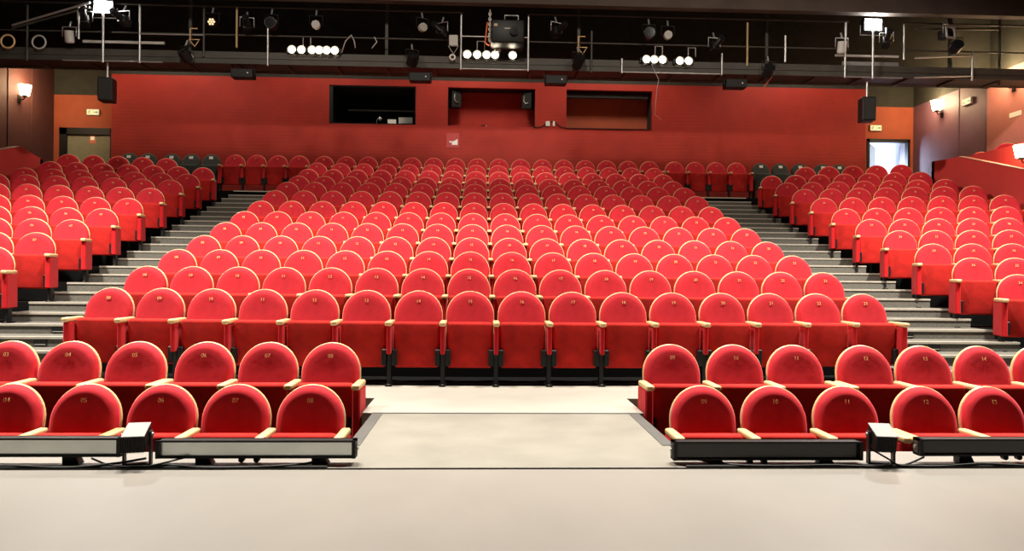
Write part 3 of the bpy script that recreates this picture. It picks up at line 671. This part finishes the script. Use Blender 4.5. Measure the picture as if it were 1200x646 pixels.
# projector in its frame
r = empty('projector', (.48, YC - .25, 5.98), 'big black projector hung in the pale steel frame of the catwalk', 'projector')
b = MB(); b.rbox(-.33, .33, -.3, .3, -.24, .22, .03, 'black'); b.build('body', r)
b = MB(); b.cyl((.12, -.30, -.02), (.12, -.36, -.02), .085, 'blackmatte', n=16); b.cyl((.12, -.36, -.02), (.12, -.365, -.02), .07, 'glass', n=16); b.build('lens', r)
b = MB(); b.box(-.27, -.20, -.305, -.30, .08, .13, 'brass'); b.box(-.06, .1, -.305, -.30, .03, .05, 'grey'); b.build('label_plate', r, label='small yellow and pale plates')
b = MB(); b.tube([(-.05, 0, .22), (-.05, 0, .40), (.22, 0, .40), (.22, 0, .22)], .018, 'steel', n=6); b.build('hanging_frame', r)
r = empty('chain_hoist', (.13, YC - .2, 5.80), 'pale hanging chain with orange strap beside the projector', 'chain')
b = MB()
for i in range(12): b.add(*[(lambda p: (p.v, p.f))(MB().tube([(.022 * math.cos(a), 0, .035 * math.sin(a)) for a in [2 * PI * q / 10 for q in range(10)]], .012, 'chain', n=6, closed=True))][0], 'chain', T((0, 0, .1 + i * .052), rz=(i % 2) * PI / 2), True)
b.build('chain', r)
b = MB(); b.tube([(-.05, 0, .45), (-.07, -.01, .25), (-.09, 0, .05), (-.02, 0, -.02), (.04, 0, .05), (.02, 0, .12)], .016, 'orange', n=6); b.build('strap', r, label='orange strap')
b = MB(); b.cyl((.16, .1, -.12), (.16, .1, .02), .07, 'grey', n=10); b.build('hook_block', r)
# hooks, boxes and cables
for x, z, lab in ((-9.38, 5.68, 'pale looped cable hung at the far catwalk end near the closed door'), (-8.78, 5.68, 'small dark cable loop on the catwalk end near the closed door'), (-.62, 5.56, 'small white ring hanging beside the pale projector frame')):
    b = MB(); q = .05 if x > -1 else .13
    b.tube([(q * math.cos(a), 0, q * math.sin(a)) for a in [2 * PI * i / 18 for i in range(18)]], .018, 'white' if x > -1 else 'wood' if x < -9 else 'grey', n=6, closed=True); b.build('cable_loop', loc=(x, YC - .1, z), label=lab, category='cable loop')
r = empty('plug_box', (-.60, YC - .12, 5.88), 'grey hanging plug box with triangular hook beside the projector frame', 'plug box')
b = MB(); b.rbox(-.09, .09, -.03, .03, -.10, .12, .01, 'grey', seg=1); b.build('box', r)
b = MB(); b.tube([(-.10, 0, -.10), (.10, 0, -.10), (0, 0, -.26)], .012, 'grey', n=6, closed=True); b.build('hook', r)
for x, z, lab in ((-5.70, 5.80, 'pale triangular clamp hook on the catwalk near the warm cluster lamp'), (2.08, 5.82, 'pale angular clamp hook over the white sockets')):
    b = MB(); b.tube([(0, 0, .22), (-.14, 0, .22), (-.14, 0, 0)], .013, 'wood', n=6); b.tube([(-.16, 0, 0), (.04, 0, 0), (-.05, 0, -.14)], .014, 'wood', n=6, closed=True); b.build('clamp_hook', loc=(x, YC - .1, z), label=lab, category='hook')
for pts, lab in (([(-2.85, YC - .05, 5.62), (-2.78, YC - .05, 5.85), (-2.66, YC - .05, 5.98), (-2.6, YC - .05, 5.85), (-2.58, YC - .05, 5.72)], 'arched grey cable loop just beyond the row of six lamps'), ([(-2.2, YC - .05, 5.95), (-2.15, YC - .05, 5.85), (-2.25, YC - .05, 5.72)], 'short bent grey cable before the low round spotlight over the control room')):
    b = MB(); b.tube(pts, .012, 'grey', n=6); b.build('loose_cable', label=lab, category='cable')
b = MB(); b.tube([(3.45, YC - .1, 5.5), (3.6, YC - .1, 5.2), (3.56, YC - .12, 5.0), (3.55, YC + .0, 4.5), (3.7, YC + .1, 4.42)], .006, 'grey', n=6); b.build('hanging_cable', label='thin pale cable hanging down before the empty red recess', category='cable')

# ------------------------------------------------------------------ front light battens
def batten(x0, x1, z0, z1, k, label, endlit):
    y = 4.45
    r = empty('light_batten', ((x0 + x1) / 2, y, 0), label, 'light batten', 'low light battens along the stage edge')
    h = (x1 - x0) / 2; b = MB(); t = .012; D = .075
    b.box(-h, h, 0, D, z0, z0 + t, 'black'); b.box(-h, h, 0, D, z1 - t, z1, 'black'); b.box(-h, h, D - .015, D, z0, z1, 'black')
    b.box(-h, -h + .022, -.004, D, z0, z1, 'black'); b.box(h - .022, h, -.004, D, z0, z1, 'black'); b.build('housing', r)
    b = MB(); b.box(-h + .022, h - .022, .02, .026, z0 + t, z1 - t, k); b.build('diffuser', r, label='grey front panel' if k == 'gel' else 'dark front panel')
    for s in (-1, 1):
        b = MB(); b.box(s * h, s * (h + .004), .015, .06, z0 + .02, z1 - .02, 'steeldark'); b.cyl((s * h, .04, (z0 + z1) / 2), (s * (h + .012), .04, (z0 + z1) / 2), .012, 'steel', n=8); b.build('end_cap', r)
    for q in (-.55, .62):
        b = MB(); b.prism([(q * h - .04, 0), (q * h + .06, 0), (q * h + .035, z0), (q * h - .04, z0)], 'y', .02, .08, 'black'); b.build('foot', r)
    for q in (.0, .09):
        b = MB(); b.cyl((q - .1, .04, z0 - .018), (q - .1, .07, z0 - .018), .018, 'black', n=10); b.build('knob', r)
batten(-3.75, -2.13, .05, .162, 'gel', 'black batten with crumpled grey panel, before seat 05 of the front row', 1)
batten(-1.925, -.745, .04, .148, 'gel', 'black batten with grey panel, ending at the walkway', 1)
batten(1.19, 2.375, .024, .140, 'geldark', 'black batten with dark panel, starting at the walkway', 0)
batten(2.735, 4.1, .050, .156, 'geldark', 'black batten with dark panel, before seat 12 of the front row', 0)
def box_flood(x, rz, label):
    r = empty('box_floodlight', (x, 4.44, 0), label, 'floodlight', 'box floodlights on the stage edge', rz)
    t = T((0, .0, .165), rx=.28)
    b = MB(); b.rbox(-.062, .062, -.08, .09, -.055, .05, .006, 'black', t, seg=1)
    for i in range(13): b.box(-.06 + i * .0092, -.056 + i * .0092, -.092, -.08, -.05, .055, 'black', t)
    b.build('housing', r)
    b = MB(); b.box(-.062, .062, -.085, .09, .05, .056, 'topplate', t); b.build('top_plate', r, label='pale grey top plate')
    b = MB()
    for s in (-1, 1): b.box(s * .072 - .006, s * .072 + .006, .0, .05, 0, .20, 'black'); b.cyl((s * .078, .025, .18), (s * .088, .025, .18), .012, 'steel', n=8)
    b.box(-.078, .078, .0, .05, 0, .012, 'black'); b.build('yoke', r)
box_flood(-2.03, .20, 'black box floodlight with pale top between the two grey-panelled battens')
box_flood(2.49, -.20, 'black box floodlight with pale top between the two dark-panelled battens')
# cables
def cable(pts, label, r=.008):
    cu = []
    P = [Vector(p) for p in pts]
    for i in range(len(P) - 1):
        a, b_, c, d = P[max(i - 1, 0)], P[i], P[i + 1], P[min(i + 2, len(P) - 1)]
        for q in range(6):
            t = q / 6; cu.append(.5 * ((2 * b_) + (c - a) * t + (2 * a - 5 * b_ + 4 * c - d) * t * t + (3 * b_ - a - 3 * c + d) * t ** 3))
    cu.append(P[-1]); b = MB(); b.tube(cu, r, 'black', n=6); b.build('floor_cable', label=label, category='cable', group='cables along the stage edge')
cable([(-3.6, 4.40, .01), (-3.1, 4.37, .01), (-2.75, 4.40, .012), (-2.4, 4.36, .01), (-2.15, 4.42, .02), (-2.0, 4.50, .03)], 'black cable on the stage before the crumpled grey batten')
cable([(-2.05, 4.37, .01), (-1.8, 4.40, .012), (-1.6, 4.355, .01), (-1.3, 4.37, .01), (-1.05, 4.42, .015), (-.95, 4.48, .03)], 'black cable curling under the grey batten beside the walkway')
cable([(1.35, 4.50, .02), (1.55, 4.40, .01), (1.85, 4.37, .012), (2.15, 4.39, .01), (2.45, 4.36, .01), (2.55, 4.42, .03)], 'black cable under the dark batten beside the walkway')
cable([(2.55, 4.38, .01), (2.8, 4.36, .01), (3.1, 4.40, .015), (3.4, 4.37, .01), (3.8, 4.40, .01)], 'black cable before the outer dark batten')
cable([(-2.3, 4.46, .04), (-2.15, 4.40, .012), (-1.95, 4.38, .012), (-1.75, 4.43, .05)], 'black lead looping under the box floodlight between grey battens', .006)
cable([(2.42, 4.46, .10), (2.5, 4.40, .05), (2.58, 4.38, .012), (2.75, 4.43, .05)], 'black lead looping under the box floodlight between dark battens', .006)
for x0, x1, lab in ((-3.9, -.90, 'flat black cable channel before the grey-panelled battens'), (1.25, 4.2, 'flat black cable channel before the dark-panelled battens')):
    b = MB(); b.rbox(x0, x1, 4.385, 4.425, .0, .010, .004, 'blackmatte', seg=1); b.build('cable_channel', label=lab, category='cable channel')

# step lights in the aisle risers
def step_lights(seq, xs, side):
    for (i, x) in xs:
        f, z = seq[i]
        r = empty('step_light', (x, f - .002, z - .07), 'small dark step light in the %s riser up of the aisle by the %s' % (ORD[i + 1], side), 'step light', 'step lights in the aisle risers')
        b = MB(); b.box(-.075, .075, -.012, 0, -.034, .034, 'black'); b.build('housing', r)
        b = MB(); b.box(-.065, .065, -.014, -.012, -.022, -.014, 'grey'); b.build('louvre', r)
step_lights(SEQL, [(2, -5.2), (3, -5.25), (4, -5.3), (5, -5.32), (7, -5.05)], 'closed door')
step_lights(SEQR, [(2, 5.65), (3, 5.58), (4, 5.3), (5, 5.36)], 'open doorway')
for x, i, lab in ((-4.62, 8, 'lower'), (-4.60, 9, 'upper')):
    f, z = SEQL[i]; b = MB(); b.box(-.12, .12, -.01, -.002, -.03, .0, 'grey'); b.build('row_plate', loc=(x - .05, f - .012, z - .01), label='%s of two pale plates on the step noses by the central seats' % lab, category='plate')

# ------------------------------------------------------------------ lights
def spot_light(name, loc, target, energy, size, blend, col=(1, .93, .82), soft=.25):
    l = bpy.data.lights.new(name, 'SPOT'); l.energy = energy; l.color = col; l.spot_size = math.radians(size); l.spot_blend = blend; l.shadow_soft_size = soft
    o = bpy.data.objects.new(name, l); COL.objects.link(o); o.location = loc
    o.rotation_euler = (Vector(target) - Vector(loc)).to_track_quat('-Z', 'Y').to_euler(); return o
for x, e in ((-7.0, 2.2), (-2.0, 1.0), (2.2, 1.0), (7.4, 2.2)):
    spot_light('house_light', (x, 7.3, 8.3), (x * 1.03, 8.55, .5), 3450 * e, 98, .72)
for x in (-1.6, 1.9):
    spot_light('house_profile', (x, 6.6, 8.3), (x * .95, 11.4, 1.9), 1900, 32, .5)
for x in (-5.0, .2, 5.4):
    spot_light('added_rear_fill', (x, 8.6, 8.3), (x, 15.0, 2.6), 820, 100, .8, (1, .88, .74))  # weak unseen lamps added to lift the rear rows
for x, tx, e in ((-3.5, 10.6, 2600), (4.0, -10.2, 1100)):
    spot_light('added_parapet_fill', (x, 9.0, 8.3), (tx, 14.6, 3.1), e * 2.1, 28, .8, (1, .9, .8))  # unseen fill lamps added to brighten the side parapets
for x in (-3.2, 3.6):
    spot_light('added_stage_fill', (x, 7.2, 8.3), (x * .7, 2.6, 0), 3250, 62, .6, (1, .95, .86))  # unseen lamps added for the stage floor, aimed to spare the front row
for x in (-8.0, -4.2, -.3, 3.5, 8.2):
    spot_light('added_wall_wash', (x, 17.6, 7.9), (x, 19.4, 4.3), 250 if x == -4.2 else 340, 120, .8, (1, .88, .72), .4)  # unseen lamps added behind the drape to brighten the back wall
for x in (-1.28, 1.5):
    spot_light('box_light_beam', (x, 15.3, 5.0), (x * .6 + .3, 17.8, 3.6), 120, 75, .9, (1, .94, .85), .1)
for x in (-7.53, 8.07):
    spot_light('catwalk_flood', (x, 14.7, 6.4), (x * .5, 5, 0), 600, 120, .9, (1, .97, .92), .15)
l = bpy.data.lights.new('corridor_daylight', 'AREA'); l.energy = 75; l.color = (.74, .84, 1); l.size = 1.6; l.shape = 'RECTANGLE'; l.size_y = 1.8
o = bpy.data.objects.new('corridor_daylight', l); COL.objects.link(o); o.location = (12.9, 21.4, 4.6); o.rotation_euler = (0, math.radians(90), 0)
spot_light('added_blue_wall_fill', (10.95, 22.2, 4.5), (12.15, 19.0, 3.9), 700, 50, .6, (.62, .74, 1), .3)  # added spot, no window built; throws bluish light onto the side wall
wd = bpy.data.worlds.new('world'); S.world = wd; wd.use_nodes = True
bg = wd.node_tree.nodes['Background']; bg.inputs['Color'].default_value = (1, .92, .82, 1); bg.inputs['Strength'].default_value = .02
S.view_settings.view_transform = 'Standard'; S.view_settings.look = 'None'; S.view_settings.exposure = 0; S.view_settings.gamma = 1
try: S.view_settings.use_curve_mapping = False
except Exception: pass
